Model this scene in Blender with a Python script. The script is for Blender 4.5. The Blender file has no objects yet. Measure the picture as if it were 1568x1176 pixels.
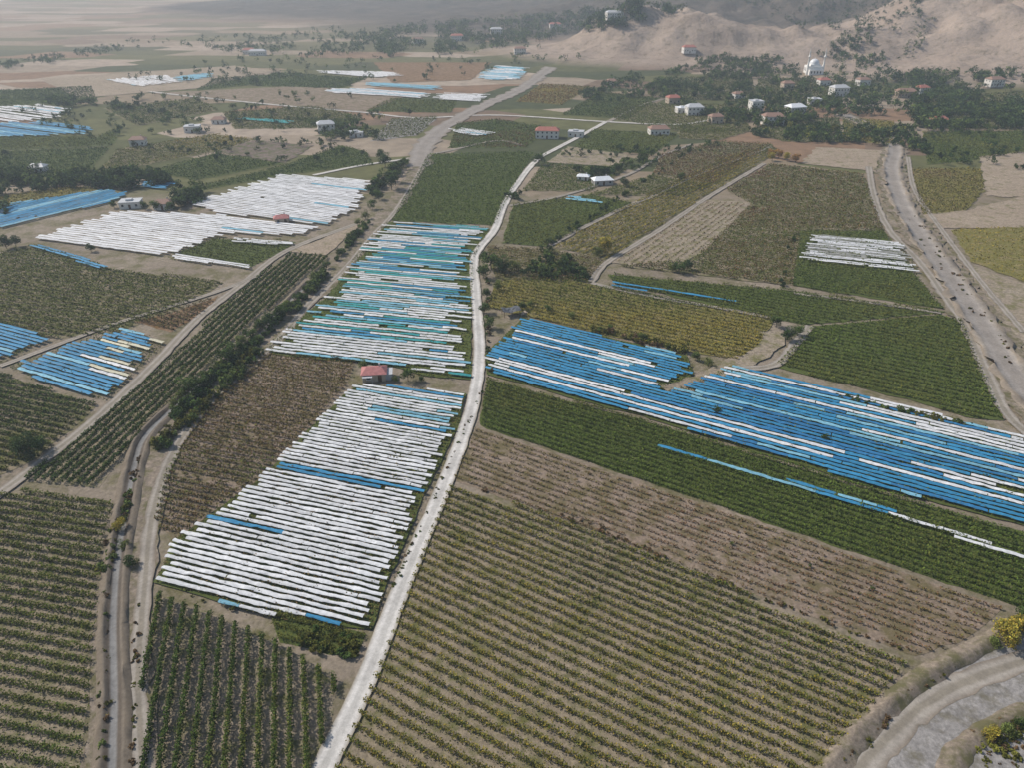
import bpy, math, random
import numpy as np
from mathutils import Vector
rng=np.random.default_rng(7); random.seed(7)
sc=bpy.context.scene
# ------------------------------------------------------------ survey -> ground
FPX=1120.0; H=100.0; PIT=math.radians(30)
cp,sp_=math.cos(PIT),math.sin(PIT)
def ray(u,v):
    x=(np.asarray(u,float)-784)/FPX; y=-(np.asarray(v,float)-588)/FPX
    return x, cp+y*sp_, -sp_+y*cp
def G(u,v):
    dx,dy,dz=ray(u,v); t=H/np.maximum(-dz,1e-3)
    return np.stack([dx*t,dy*t],-1)
def Gp(L): return np.array([G(a,b) for a,b in L])
def Pinv(x,y,z=0.0):
    zz=z-H; fw=y*cp-zz*sp_; up=y*sp_+zz*cp
    return 784+FPX*x/fw, 588-FPX*up/fw
def hsh(ix,iy,s): 
    a=np.sin(ix*127.1+iy*311.7+s*74.7)*43758.5453
    return a-np.floor(a)
def vn(x,y,s=0):
    xi=np.floor(x); yi=np.floor(y); fx=x-xi; fy=y-yi
    fx=fx*fx*(3-2*fx); fy=fy*fy*(3-2*fy)
    a=hsh(xi,yi,s); b=hsh(xi+1,yi,s); c=hsh(xi,yi+1,s); d=hsh(xi+1,yi+1,s)
    return (a*(1-fx)+b*fx)*(1-fy)+(c*(1-fx)+d*fx)*fy
def fbm(x,y,s=0,o=4):
    r=0; a=.5; 
    for i in range(o): r=r+a*vn(x*2**i,y*2**i,s+i*3); a*=.5
    return r/(1-.5**o)
# ------------------------------------------------------------ terrain
def gs(x,y,cx,cy,sx,sy,h,rot=0):
    c,s=math.cos(rot),math.sin(rot)
    X=(x-cx)*c+(y-cy)*s; Y=-(x-cx)*s+(y-cy)*c
    return h*np.exp(-.5*((X/sx)**2+(Y/sy)**2))
def px_at(u,dist): return (u-784)/FPX*dist*0.93
def hgt(x,y):
    x=np.asarray(x,float); y=np.asarray(y,float)
    z=gs(x,y,px_at(1055,990),990,88,60,60)
    z=z+gs(x,y,px_at(955,1000),1010,60,50,20)
    z=z+gs(x,y,px_at(1245,930),930,58,40,28)
    z=z+gs(x,y,px_at(1610,960),960,140,150,98)
    z=z+gs(x,y,px_at(1430,1000),1010,42,90,28)
    z=z+gs(x,y,px_at(1290,1500),1520,330,170,110)
    z=z+gs(x,y,px_at(1130,1600),1650,160,150,55)
    z=z+gs(x,y,px_at(1700,1700),1800,500,300,190)
    z=z+gs(x,y,px_at(930,2000),2300,500,260,85)
    z=z+gs(x,y,px_at(250,3200),3600,420,200,75)
    z=z+gs(x,y,px_at(560,3400),3900,600,250,95)
    z=z+gs(x,y,px_at(0,6000),8500,5000,900,260)
    q=np.clip((y-660)/130,0,1); z=z*q*q*(3-2*q)
    m=np.clip(z/12,0,1)
    rid=1-np.abs(2*fbm(x/110,y/110,5,4)-1)
    rid2=1-np.abs(2*fbm(x/42,y/42,9,4)-1)
    big=np.clip(z/30,0,1)
    z=z*(1-.42*m*(rid-.45)*1.5)+m*(fbm(x/30,y/30,2,4)-.5)*7-m*(rid2-.5)*11*big
    far=np.clip((y-1100)/1500,0,1)
    z=z+far*(fbm(x/500,y/500,12,4)-.45)*20
    ok=np.clip((np.maximum(z,0)-0.9)/1.5,0,1)
    return np.maximum(z,0)*ok
def T(u,v):
    """march survey rays onto the terrain -> x,y,z arrays"""
    dx,dy,dz=ray(u,v); dx=np.atleast_1d(dx); dy=np.atleast_1d(dy); dz=np.atleast_1d(dz)
    dx,dy,dz=np.broadcast_arrays(dx,dy,dz)
    tf=H/np.maximum(-dz,1e-3); hit=tf.copy(); done=np.zeros(tf.shape,bool)
    for k in np.linspace(.25,1,110):
        t=tf*k; z=H+dz*t; h=hgt(dx*t,dy*t)
        n=(~done)&(z<=h); hit[n]=t[n]; done|=n
    x=dx*hit; y=dy*hit
    return x,y,hgt(x,y)
# ------------------------------------------------------------ mesh helpers
def mk(name,V,F,mats,facecol=None,matidx=None,smooth=False,fattr=None,parent=None):
    V=np.asarray(V,np.float32); me=bpy.data.meshes.new(name)
    F=np.asarray(F,np.int32); n=F.shape[1]
    me.vertices.add(len(V)); me.vertices.foreach_set('co',V.ravel())
    me.loops.add(F.size); me.loops.foreach_set('vertex_index',F.ravel())
    me.polygons.add(len(F)); me.polygons.foreach_set('loop_start',np.arange(0,F.size,n,dtype=np.int32))
    try: me.polygons.foreach_set('loop_total',np.full(len(F),n,np.int32))
    except Exception: pass
    me.polygons.foreach_set('use_smooth',np.full(len(F),smooth))
    if matidx is not None: me.polygons.foreach_set('material_index',np.asarray(matidx,np.int32))
    me.update(calc_edges=True)
    for m in (mats if isinstance(mats,(list,tuple)) else [mats]): me.materials.append(m)
    if facecol is not None:
        a=me.attributes.new('col','FLOAT_COLOR','FACE')
        c=np.ones((len(F),4),np.float32); c[:,:3]=facecol; a.data.foreach_set('color',c.ravel())
    if fattr is not None:
        a=me.attributes.new('across','FLOAT','POINT'); a.data.foreach_set('value',np.asarray(fattr,np.float32))
    o=bpy.data.objects.new(name,me); sc.collection.objects.link(o)
    if parent: o.parent=parent
    return o
def leaves(C,size,up=.6,seed=None):
    N=len(C)
    n=rng.normal(size=(N,3)); n[:,2]=np.abs(n[:,2])+up; n/=np.linalg.norm(n,axis=1,keepdims=True)
    t=np.cross(n,rng.normal(size=(N,3))); t/=np.linalg.norm(t,axis=1,keepdims=True)+1e-9
    b=np.cross(n,t); s=(np.asarray(size)*rng.uniform(.6,1.3,N))[:,None]*.5
    q=[C+(t*rng.uniform(.7,1.2,(N,1))+b*rng.uniform(-.3,.3,(N,1)))*s, C+(b*rng.uniform(.6,1.1,(N,1)))*s,
       C-(t*rng.uniform(.7,1.2,(N,1))+b*rng.uniform(-.3,.3,(N,1)))*s, C-(b*rng.uniform(.6,1.1,(N,1)))*s]
    V=np.stack(q,1).reshape(-1,3)
    return V, np.arange(4*N).reshape(N,4)
# ------------------------------------------------------------ materials
def newmat(name):
    m=bpy.data.materials.new(name); m.use_nodes=True; nt=m.node_tree
    return m,nt,nt.nodes['Principled BSDF']
def ramp(nt,fac,stops):
    r=nt.nodes.new('ShaderNodeValToRGB'); e=r.color_ramp.elements
    while len(e)<len(stops): e.new(.5)
    for i,(p,c) in enumerate(stops): e[i].position=p; e[i].color=(*c,1) if len(c)==3 else c
    nt.links.new(fac,r.inputs[0]); return r.outputs[0]
def noise(nt,vec,scale,detail=6,rough=.6):
    n=nt.nodes.new('ShaderNodeTexNoise'); n.inputs['Scale'].default_value=scale
    n.inputs['Detail'].default_value=detail; n.inputs['Roughness'].default_value=rough
    nt.links.new(vec,n.inputs['Vector']); return n.outputs[0]
def mix(nt,a,b,fac,mode='MIX'):
    m=nt.nodes.new('ShaderNodeMix'); m.data_type='RGBA'; m.blend_type=mode
    for s,v in ((m.inputs[0],fac),(m.inputs[6],a),(m.inputs[7],b)):
        if hasattr(v,'links'): nt.links.new(v,s)
        elif isinstance(v,(int,float)): s.default_value=v
        else: s.default_value=(*v,1)
    return m.outputs[2]
def pos(nt): return nt.nodes.new('ShaderNodeNewGeometry').outputs['Position']
def bump(nt,h,bs,st,dist):
    b=nt.nodes.new('ShaderNodeBump'); b.inputs['Strength'].default_value=st; b.inputs['Distance'].default_value=dist
    nt.links.new(h,b.inputs['Height']); nt.links.new(b.outputs[0],bs.inputs['Normal'])
_sm={}
def soil(a,b,weed=(.08,.09,.03),w=.5,key=None):
    k=(a,b,weed,w)
    if k in _sm: return _sm[k]
    m,nt,bs=newmat('soil'); p=pos(nt)
    c=ramp(nt,noise(nt,p,.035,5),[(.3,a),(.7,b)])
    fine=noise(nt,p,1.1,8,.75)
    f=ramp(nt,fine,[(.3,(.62,)*3),(.7,(1.25,)*3)])
    c=mix(nt,c,f,1.0,'MULTIPLY')
    wf=ramp(nt,noise(nt,p,.22,8,.72),[(max(0,.62-w*.35),(0,0,0)),(max(.05,.76-w*.35),(1,1,1))])
    c=mix(nt,c,weed,wf); c2=mix(nt,c,f,.5,'MULTIPLY')
    nt.links.new(c2,bs.inputs['Base Color']); bs.inputs['Roughness'].default_value=.95
    bs.inputs['Specular IOR Level'].default_value=.15
    bump(nt,fine,bs,.6,.25); _sm[k]=m; return m
def attrmat(name,rough=.7,spec=.2,transl=.0,nscale=.6,lo=.75,hi=1.2,detail=4):
    m,nt,bs=newmat(name); a=nt.nodes.new('ShaderNodeAttribute'); a.attribute_name='col'
    f=ramp(nt,noise(nt,pos(nt),nscale,detail),[(.3,(lo,)*3),(.7,(hi,)*3)])
    c=mix(nt,a.outputs['Color'],f,1.0,'MULTIPLY')
    nt.links.new(c,bs.inputs['Base Color']); bs.inputs['Roughness'].default_value=rough
    bs.inputs['Specular IOR Level'].default_value=spec
    if transl>0:
        t=nt.nodes.new('ShaderNodeBsdfTranslucent'); nt.links.new(c,t.inputs[0])
        mx=nt.nodes.new('ShaderNodeMixShader'); mx.inputs[0].default_value=transl
        nt.links.new(bs.outputs[0],mx.inputs[1]); nt.links.new(t.outputs[0],mx.inputs[2])
        nt.links.new(mx.outputs[0],nt.nodes['Material Output'].inputs[0])
    return m
M_leaf=attrmat('leaf_foliage',rough=.85,spec=.08,transl=.2)
M_plas=attrmat('plastic_film',rough=.65,spec=.22,transl=.15,nscale=1.1,lo=.78,hi=1.1,detail=6)
def plain(name,col,rough=.8,var=.15,scale=2.):
    m,nt,bs=newmat(name); f=ramp(nt,noise(nt,pos(nt),scale,5),[(.3,tuple(x*(1-var) for x in col)),(.7,tuple(x*(1+var) for x in col))])
    nt.links.new(f,bs.inputs['Base Color']); bs.inputs['Roughness'].default_value=rough; return m
M_bark=plain('bark',(.09,.065,.045))
# ground material
def ground_mat():
    m,nt,bs=newmat('ground_soil'); p=pos(nt); L=nt.links
    near=ramp(nt,noise(nt,p,.03,7,.65),[(.3,(.20,.165,.125)),(.55,(.26,.215,.165)),(.75,(.31,.26,.205))])
    wd=ramp(nt,noise(nt,p,.1,9,.75),[(.46,(0,0,0)),(.62,(1,1,1))])
    near=mix(nt,near,(.13,.12,.055),wd)
    near=mix(nt,near,ramp(nt,noise(nt,p,.9,8,.8),[(.35,(.65,)*3),(.65,(1.2,)*3)]),1.0,'MULTIPLY')
    mp=nt.nodes.new('ShaderNodeMapping'); mp.inputs['Scale'].default_value=(.0085,.017,0); mp.inputs['Rotation'].default_value=(0,0,.22)
    L.new(p,mp.inputs['Vector'])
    def vor(out):
        v=nt.nodes.new('ShaderNodeTexVoronoi'); v.voronoi_dimensions='2D'; v.distance='CHEBYCHEV'; v.inputs['Scale'].default_value=1
        v.inputs['Randomness'].default_value=.85
        L.new(mp.outputs[0],v.inputs['Vector']); return v.outputs[out]
    s=nt.nodes.new('ShaderNodeSeparateColor'); L.new(vor('Color'),s.inputs[0])
    r=nt.nodes.new('ShaderNodeValToRGB'); r.color_ramp.interpolation='CONSTANT'; e=r.color_ramp.elements
    cols=[(0,(.24,.19,.13)),(.14,(.095,.10,.04)),(.3,(.29,.235,.175)),(.42,(.18,.13,.09)),(.52,(.12,.12,.05)),(.66,(.36,.295,.23)),(.78,(.07,.08,.035)),(.88,(.23,.15,.095))]
    while len(e)<len(cols): e.new(.5)
    for i,(q,c) in enumerate(cols): e[i].position=q; e[i].color=(*c,1)
    L.new(s.outputs[0],r.inputs[0])
    grain=ramp(nt,noise(nt,p,.08,8,.7),[(.3,(.65,)*3),(.7,(1.2,)*3)])
    patch=mix(nt,r.outputs[0],grain,1.0,'MULTIPLY')
    sx=nt.nodes.new('ShaderNodeSeparateXYZ'); L.new(p,sx.inputs[0])
    def mr(o,a,b):
        q=nt.nodes.new('ShaderNodeMapRange'); q.inputs[1].default_value=a; q.inputs[2].default_value=b; L.new(o,q.inputs[0]); return q.outputs[0]
    c=mix(nt,near,patch,mr(sx.outputs['Y'],340,380))
    c=mix(nt,c,mix(nt,(.35,.28,.22),patch,.6),mr(sx.outputs['Y'],800,1500))
    hill=ramp(nt,noise(nt,p,.012,9,.7),[(.3,(.24,.185,.145)),(.5,(.32,.255,.205)),(.7,(.37,.30,.245))])
    dark=ramp(nt,noise(nt,p,.02,9,.75),[(.35,(.06,.055,.042)),(.55,(.11,.09,.073)),(.7,(.17,.138,.11))])
    hill=mix(nt,hill,dark,mr(sx.outputs['Y'],1110,1220))
    hn=ramp(nt,noise(nt,p,.13,8,.8),[(.5,(1,1,1)),(.66,(.5,.52,.43))])
    hill=mix(nt,hill,hn,1.0,'MULTIPLY')
    c=mix(nt,c,hill,mr(sx.outputs['Z'],1.0,5.0))
    L.new(c,bs.inputs['Base Color']); bs.inputs['Roughness'].default_value=.95; bs.inputs['Specular IOR Level'].default_value=.1
    b1=nt.nodes.new('ShaderNodeBump'); b1.inputs['Strength'].default_value=.5; b1.inputs['Distance'].default_value=.35; L.new(noise(nt,p,.7,8,.75),b1.inputs['Height'])
    b2=nt.nodes.new('ShaderNodeBump'); b2.inputs['Distance'].default_value=5; L.new(noise(nt,p,.035,8,.65),b2.inputs['Height']); L.new(b1.outputs[0],b2.inputs['Normal'])
    L.new(mr(sx.outputs['Z'],3,12),b2.inputs['Strength']); L.new(b2.outputs[0],bs.inputs['Normal'])
    return m
rr=np.concatenate([np.linspace(4,500,70),np.linspace(508,2500,300),np.geomspace(2540,16000,60)])
th=np.linspace(0,2*np.pi,901)[:-1]
R,TH=np.meshgrid(rr,th,indexing='ij'); X=R*np.sin(TH); Y=R*np.cos(TH); Z=hgt(X,Y)*np.where(Y>0,1,0)
V=np.stack([X,Y,Z],-1).reshape(-1,3); nr,na=R.shape
i,j=np.meshgrid(np.arange(nr-1),np.arange(na),indexing='ij'); j2=(j+1)%na
F=np.stack([i*na+j,i*na+j2,(i+1)*na+j2,(i+1)*na+j],-1).reshape(-1,4)[:, ::-1]
V=np.concatenate([V,np.array([[0,0,0]])])
k=np.arange(0,na,2); F=np.concatenate([F,np.stack([np.full(len(k),len(V)-1),(k+2)%na,k+1,k],-1)])
mk('ground',V,F,ground_mat(),smooth=True)
# ------------------------------------------------------------ polygons
_z=[0.02]
def nz(): _z[0]+=.004; return _z[0]
def poly_sheet(name,P,mat,jit=.5,step=2.5,z=None):
    P=np.asarray(P); out=[]
    for a,b in zip(P,np.roll(P,-1,0)):
        L=np.linalg.norm(b-a); st=step if L<150 else L/60; n=max(1,int(L/st))
        for q in range(n): out.append(a+(b-a)*q/n)
    out=np.array(out); jj=jit*min(3,max(1,np.linalg.norm(out.mean(0))/200))
    out=out+ (np.stack([fbm(out[:,0]/4,out[:,1]/4,3,2),fbm(out[:,0]/4,out[:,1]/4,8,2)],-1)-.5)*3*jj
    z=z or nz(); me=bpy.data.meshes.new(name)
    me.from_pydata([(x,y,z) for x,y in out],[],[list(range(len(out)))])
    me.update(); 
    if me.polygons[0].normal.z<0: me.flip_normals()
    me.materials.append(mat); o=bpy.data.objects.new(name,me); sc.collection.objects.link(o); return o
def row_segs(P,d,spacing):
    d=d/np.linalg.norm(d); n=np.array([-d[1],d[0]]); U=P@d; W=P@n; out=[]
    for idx,v in enumerate(np.arange(W.min()+spacing*.5,W.max(),spacing)):
        xs=[]
        for q in range(len(P)):
            a,b=q,(q+1)%len(P)
            if (W[a]-v)*(W[b]-v)<0: xs.append(U[a]+(U[b]-U[a])*(v-W[a])/(W[b]-W[a]))
        xs.sort()
        for q in range(0,len(xs)-1,2):
            if xs[q+1]-xs[q]>2.5: out.append((idx,v,xs[q],xs[q+1]))
    return out,d,n
GR=(.082,.118,.022); DK=(.04,.07,.018); OL=(.145,.142,.032); YE=(.32,.24,.04); BR=(.19,.125,.065); RB=(.165,.08,.042); LG=(.11,.155,.03)
def palcol(x,y,pal,sc_=.03):
    pal=np.array(pal); t=fbm(x*sc_,y*sc_,21,3)*1.5-.25+rng.normal(size=len(x))*.17
    t=np.clip(t,0,.999)*(len(pal)-1); k=t.astype(int); f=(t-k)[:,None]
    c=pal[k]*(1-f)+pal[np.minimum(k+1,len(pal)-1)]*f
    return c*rng.uniform(.6,1.45,(len(x),1))
def vines(name,P,d,spacing,pal,dens=1.,h=1.1,w=.6,gap=.25,segs=None,lat=1.):
    s_,d,n=row_segs(P,d,spacing) if segs is None else segs
    C=[];S=[]
    for idx,v,a,b in s_:
        mid=d*(a+b)/2+n*v; dist=math.hypot(np.linalg.norm(mid),H)
        dn=min(26,800000/dist**2)*dens; dn=max(dn,1.1*dens); N=int((b-a)*dn)
        if N<1: continue
        u=rng.uniform(a,b,N); 
        keep=vn(u/1.3,np.full(N,idx*7.3),31)*.6+vn(u/9,np.full(N,idx*3.1),33)*.4>gap
        u=u[keep]; N=len(u)
        wob=(vn(u/5,np.full(N,idx*1.9),40)-.5)*.25*lat
        o=rng.normal(size=N)*w*.28+wob; zz=h*rng.beta(2.0,1.4,N)*(.75+.5*vn(u/1.6,np.full(N,idx*5.),50))+.08
        p=u[:,None]*d+(v+o)[:,None]*n
        C.append(np.column_stack([p,zz])); S.append(np.full(N,.14+.0012*dist))
    if not C: return
    C=np.concatenate(C); S=np.concatenate(S); V,F=leaves(C,S)
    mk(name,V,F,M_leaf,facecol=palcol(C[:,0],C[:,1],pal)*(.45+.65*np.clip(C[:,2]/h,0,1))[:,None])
WH=(.80,.81,.82); BL=(.05,.28,.50); TE=(.05,.37,.39); LB=(.24,.52,.66); CR=(.74,.70,.52); DB=(.04,.21,.43)
def covers(P,d,spacing,colf,w=1.0,h=1.1,trim=5,nsub=(1,3),skip=0.0,under=None,ptrim=.8):
    segs=row_segs(P,d,spacing); s_,d,n=segs; Vs=[];Fs=[];Cs=[];off=0
    for idx,v,a,b in s_:
        a+=rng.uniform(0,trim)*(rng.random()<ptrim); b-=rng.uniform(0,trim)*(rng.random()<ptrim)
        if b-a<3: continue
        k=rng.integers(nsub[0],nsub[1]+1); cuts=np.sort(np.concatenate([[a,b],rng.uniform(a,b,k-1)]))
        for q in range(len(cuts)-1):
            s0,s1=cuts[q],cuts[q+1]-rng.uniform(0,.25)
            if s1-s0<2 or rng.random()<skip: continue
            mid=d*(s0+s1)/2+n*v; uv=Pinv(mid[0],mid[1],h); dist=math.hypot(np.linalg.norm(mid),H)
            col=colf(uv[0],uv[1],idx)
            if col is None: continue
            st=.7 if dist<260 else 3.; m=max(2,int((s1-s0)/st)+1); u=np.linspace(s0,s1,m)
            ww=w*(.72+.5*vn(u/2.2,np.full(m,idx*3.3+q),4)); hh=h+(vn(u/2.0,np.full(m,idx*2.7),6)-.5)*.22
            lat=(vn(u/4,np.full(m,idx*1.3),7)-.5)*.24
            offs=np.array([-.5,-.28,0,.28,.5]); zz=np.array([-.18,-.05,.02,-.05,-.18])
            pts=[]
            for o_,z_ in zip(offs,zz):
                vv=v+lat+o_*ww+rng.normal(size=m)*.035; pp=u[:,None]*d+vv[:,None]*n
                pts.append(np.column_stack([pp,hh+z_+rng.normal(size=m)*.03]))
            A=np.stack(pts,1).reshape(-1,3); ii,jj=np.meshgrid(np.arange(m-1),np.arange(4),indexing='ij')
            f=np.stack([ii*5+jj,(ii+1)*5+jj,(ii+1)*5+jj+1,ii*5+jj+1],-1).reshape(-1,4)+off
            Vs.append(A);Fs.append(f); off+=len(A)
            Cs.append(np.array(col)*rng.uniform(.82,1.05)*rng.uniform(.9,1.04,(len(f),1)))
    if Vs: mk('plastic_row_cover',np.concatenate(Vs),np.concatenate(Fs),M_plas,facecol=np.clip(np.concatenate(Cs),0,.88),smooth=True)
    if under: vines('vineyard_rows',P,d,spacing,under,dens=.6,h=.9,w=w*1.3,segs=segs)
def D(a,b): return (G(*b)-G(*a))
S_tan=soil((.26,.21,.155),(.32,.27,.205),(.15,.14,.06),.4)
S_mid=soil((.22,.18,.12),(.28,.23,.16),(.11,.11,.04),.6)
S_lng=soil((.23,.19,.13),(.29,.24,.175),(.125,.125,.048),.38)
S_grn=soil((.14,.13,.065),(.18,.165,.085),(.08,.10,.026),1.0)
S_brn=soil((.23,.175,.13),(.285,.225,.175),(.14,.115,.06),.5)
S_dry=soil((.29,.23,.17),(.35,.285,.215),(.16,.145,.07),.3)
S_red=soil((.22,.14,.085),(.27,.18,.11),(.15,.09,.035),.5)
S_yel=soil((.23,.185,.08),(.27,.22,.11),(.17,.155,.045),.7)
S_gry=soil((.26,.245,.23),(.32,.30,.28),(.16,.145,.11),.35)
def field(Lp,dirp,spacing,mat,pal=None,**k):
    P=Gp(Lp); poly_sheet('field',P,mat)
    if pal: vines('vineyard_rows',P,D(*dirp),spacing,pal,**k)
    return P
RD=((695,735),(1400,1005)); RF3=((242,887),(560,967))
# --- near fields
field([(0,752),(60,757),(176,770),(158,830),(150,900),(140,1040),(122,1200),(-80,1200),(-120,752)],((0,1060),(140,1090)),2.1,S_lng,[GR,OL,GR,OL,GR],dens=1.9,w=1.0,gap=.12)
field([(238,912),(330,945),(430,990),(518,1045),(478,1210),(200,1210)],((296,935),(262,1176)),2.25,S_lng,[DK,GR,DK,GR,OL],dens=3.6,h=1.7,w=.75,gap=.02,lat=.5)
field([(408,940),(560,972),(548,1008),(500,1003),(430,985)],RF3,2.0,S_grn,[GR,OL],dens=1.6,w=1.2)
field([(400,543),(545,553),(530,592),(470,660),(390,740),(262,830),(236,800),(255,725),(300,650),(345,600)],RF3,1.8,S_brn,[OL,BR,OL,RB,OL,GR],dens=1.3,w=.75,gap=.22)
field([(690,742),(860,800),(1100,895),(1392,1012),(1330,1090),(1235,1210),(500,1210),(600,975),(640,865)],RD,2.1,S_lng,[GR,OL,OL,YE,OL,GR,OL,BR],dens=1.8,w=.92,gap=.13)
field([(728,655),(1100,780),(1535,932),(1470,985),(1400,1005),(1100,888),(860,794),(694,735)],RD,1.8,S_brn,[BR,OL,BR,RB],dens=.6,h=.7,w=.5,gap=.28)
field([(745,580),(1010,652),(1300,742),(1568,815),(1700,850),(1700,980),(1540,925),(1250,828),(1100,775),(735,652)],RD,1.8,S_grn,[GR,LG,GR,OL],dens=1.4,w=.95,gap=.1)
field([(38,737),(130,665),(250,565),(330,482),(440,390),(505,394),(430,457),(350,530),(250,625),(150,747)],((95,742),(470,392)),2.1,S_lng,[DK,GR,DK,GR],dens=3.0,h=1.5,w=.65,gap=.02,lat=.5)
field([(-150,560),(0,573),(148,622),(60,700),(0,728),(-150,790)],((0,600),(120,625)),2.2,S_mid,[GR,DK,OL],dens=2.2,w=1.,gap=.1)
field([(-120,400),(0,388),(55,375),(170,412),(345,432),(262,478),(180,508),(82,520),(0,495),(-120,470)],((0,430),(240,470)),2.4,S_mid,[OL,GR,OL,GR],dens=1.8,w=1.0,gap=.14)
field([(205,492),(262,480),(335,452),(310,480),(262,508)],((205,492),(262,508)),2.4,S_red,[RB,BR,DK],dens=1.8,w=1.2)
field([(270,388),(330,365),(455,370),(430,385),(385,408)],((270,388),(385,408)),2.4,S_grn,[GR,OL],dens=1.5,w=1.)
mid=[([(-60,235),(170,225),(125,272),(-60,262)],[DK,GR],S_grn),([(180,228),(330,205),(390,213),(330,232),(150,265)],[OL,GR,YE],S_mid),
([(228,262),(330,234),(432,250),(300,276)],[DK,GR],S_grn),([(440,252),(520,222),(562,232),(572,252),(460,264),(300,292),(285,290)],[GR,DK],S_grn),
([(160,165),(300,150),(335,168),(210,192)],[OL,GR],S_mid),([(-60,210),(150,208),(190,192),(172,222),(-60,232)],[GR,OL],S_grn),
([(340,172),(480,162),(556,178),(520,195),(360,197)],[OL,GR],S_mid),([(568,216),(600,182),(672,178),(640,206)],[GR,OL],S_gry),
([(420,110),(560,120),(520,136),(380,130)],[DK,GR],S_grn),([(860,175),(920,140),(1010,150),(962,182)],[GR,DK,OL],S_grn),
([(700,188),(760,182),(840,195),(806,226),(688,226)],[DK,GR,RB],S_grn),([(878,226),(908,198),(1040,206),(1000,236)],[GR,OL],S_grn),
([(800,292),(832,250),(962,258),(905,292)],[OL,GR,LG],S_mid),([(1012,236),(1100,216),(1182,220),(1092,282),(1000,266)],[OL,RB,GR],S_mid),
([(1292,215),(1290,180),(1368,185),(1382,222)],[YE,OL,GR],S_yel),([(1412,202),(1568,200),(1700,205),(1600,230),(1420,252)],[GR,OL],S_grn),
([(656,236),(818,232),(790,280),(757,345),(600,338),(632,280)],[LG,GR,GR],S_grn),
([(940,165),(1000,158),(1130,160),(1150,200),(1060,205),(940,182)],[OL,GR],S_mid),
([(600,150),(700,155),(690,172),(560,170)],[GR,OL],S_grn),([(790,155),(830,128),(905,132),(860,160)],[YE,RB,OL],S_yel),
([(1000,268),(1092,284),(1050,300),(900,298)],[OL,GR],S_mid),
([(0,300),(110,285),(150,290),(0,322),(-80,330),(-80,305)],[YE,OL],S_yel),
([(770,372),(786,312),(905,298),(968,310),(838,378)],[GR,OL,LG],S_grn),
([(848,378),(1010,288),(1110,240),(1180,222),(1192,232),(1085,298),(930,398)],[GR,OL,YE,OL],S_mid),
([(1112,290),(1180,250),(1322,266),(1352,352),(1225,352),(1215,438),(1060,420),(945,408),(1060,398),(1150,312)],[GR,OL,RB,GR,OL,RB],S_mid),
([(1225,353),(1353,353),(1400,420),(1445,474),(1213,438)],[OL,GR,GR],S_grn),
([(760,432),(860,420),(905,436),(1040,460),(1185,490),(1160,530),(1128,552),(1060,540),(900,508),(800,482),(745,470)],[OL,YE,OL,GR],S_yel),
([(930,420),(1210,445),(1450,478),(1235,497),(1180,488),(940,434)],[GR,OL,GR],S_grn),
([(1186,562),(1245,500),(1440,482),(1472,492),(1535,645),(1480,640),(1390,612)],[GR,OL,GR,LG],S_grn),
([(1396,258),(1500,258),(1508,290),(1480,322),(1412,330)],[YE,OL,BR],S_yel),
([(745,378),(845,382),(925,400),(900,432),(760,428)],[GR,OL,BR],S_mid),
([(1150,205),(1180,180),(1285,180),(1288,218),(1200,216)],[OL,GR,DK],S_mid),([(1000,120),(1150,115),(1160,155),(1010,150)],[OL,DK,GR],S_mid),
([(1160,120),(1290,118),(1290,165),(1165,160)],[GR,DK,OL],S_mid),([(1400,150),(1568,140),(1700,145),(1700,200),(1405,195)],[DK,OL,GR],S_mid),
([(-60,140),(140,132),(150,155),(-60,165)],[DK,GR],S_grn),([(330,120),(410,114),(380,130),(300,138)],[GR,DK],S_grn),([(440,180),(560,182),(500,196)],[DK,GR],S_grn),
([(1455,352),(1600,345),(1700,360),(1700,430),(1568,432),(1490,402)],[YE,OL],S_yel),([(1040,190),(1150,200),(1100,214),(1040,212)],[GR,OL],S_mid)]
for n_,(L_,pl,ms) in enumerate(mid):
    cx=np.mean([p[0] for p in L_])
    dr=((848,378),(1150,235)) if 18<n_<24 and cx>760 else (((0,250),(300,262)) if cx<560 else ((760,440),(1180,530)))
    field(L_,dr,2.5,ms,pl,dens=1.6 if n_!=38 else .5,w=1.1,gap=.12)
for L_,ms in [([(935,402),(1080,305),(1152,310),(1080,385),(1020,415)],S_tan),([(332,232),(392,214),(480,222),(436,250)],soil((.17,.125,.11),(.21,.16,.14))),
 ([(572,95),(752,95),(722,122),(600,126)],S_red),([(838,248),(870,224),(962,236),(948,256)],S_tan),([(1226,250),(1250,225),(1352,230),(1340,262)],S_dry),
 ([(230,142),(440,132),(640,140),(560,170),(440,162)],S_brn),([(440,385),(540,346),(560,335),(500,392)],S_dry),([(60,120),(360,100),(420,108),(300,135),(120,150)],S_dry),
 ([(1395,330),(1480,322),(1568,300),(1700,310),(1700,345),(1455,350),(1420,350)],S_dry),([(1480,405),(1568,435),(1700,435),(1700,560),(1568,540),(1510,460)],S_tan),([(1500,240),(1700,215),(1700,305),(1510,300)],S_dry)]:
    poly_sheet('field',Gp(L_),ms)
vines('vineyard_rows',Gp([(940,400),(1080,308),(1145,312),(1075,382),(1018,412)]),D((940,400),(1080,308)),2.6,[OL,BR],dens=.45,h=.7)
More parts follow.
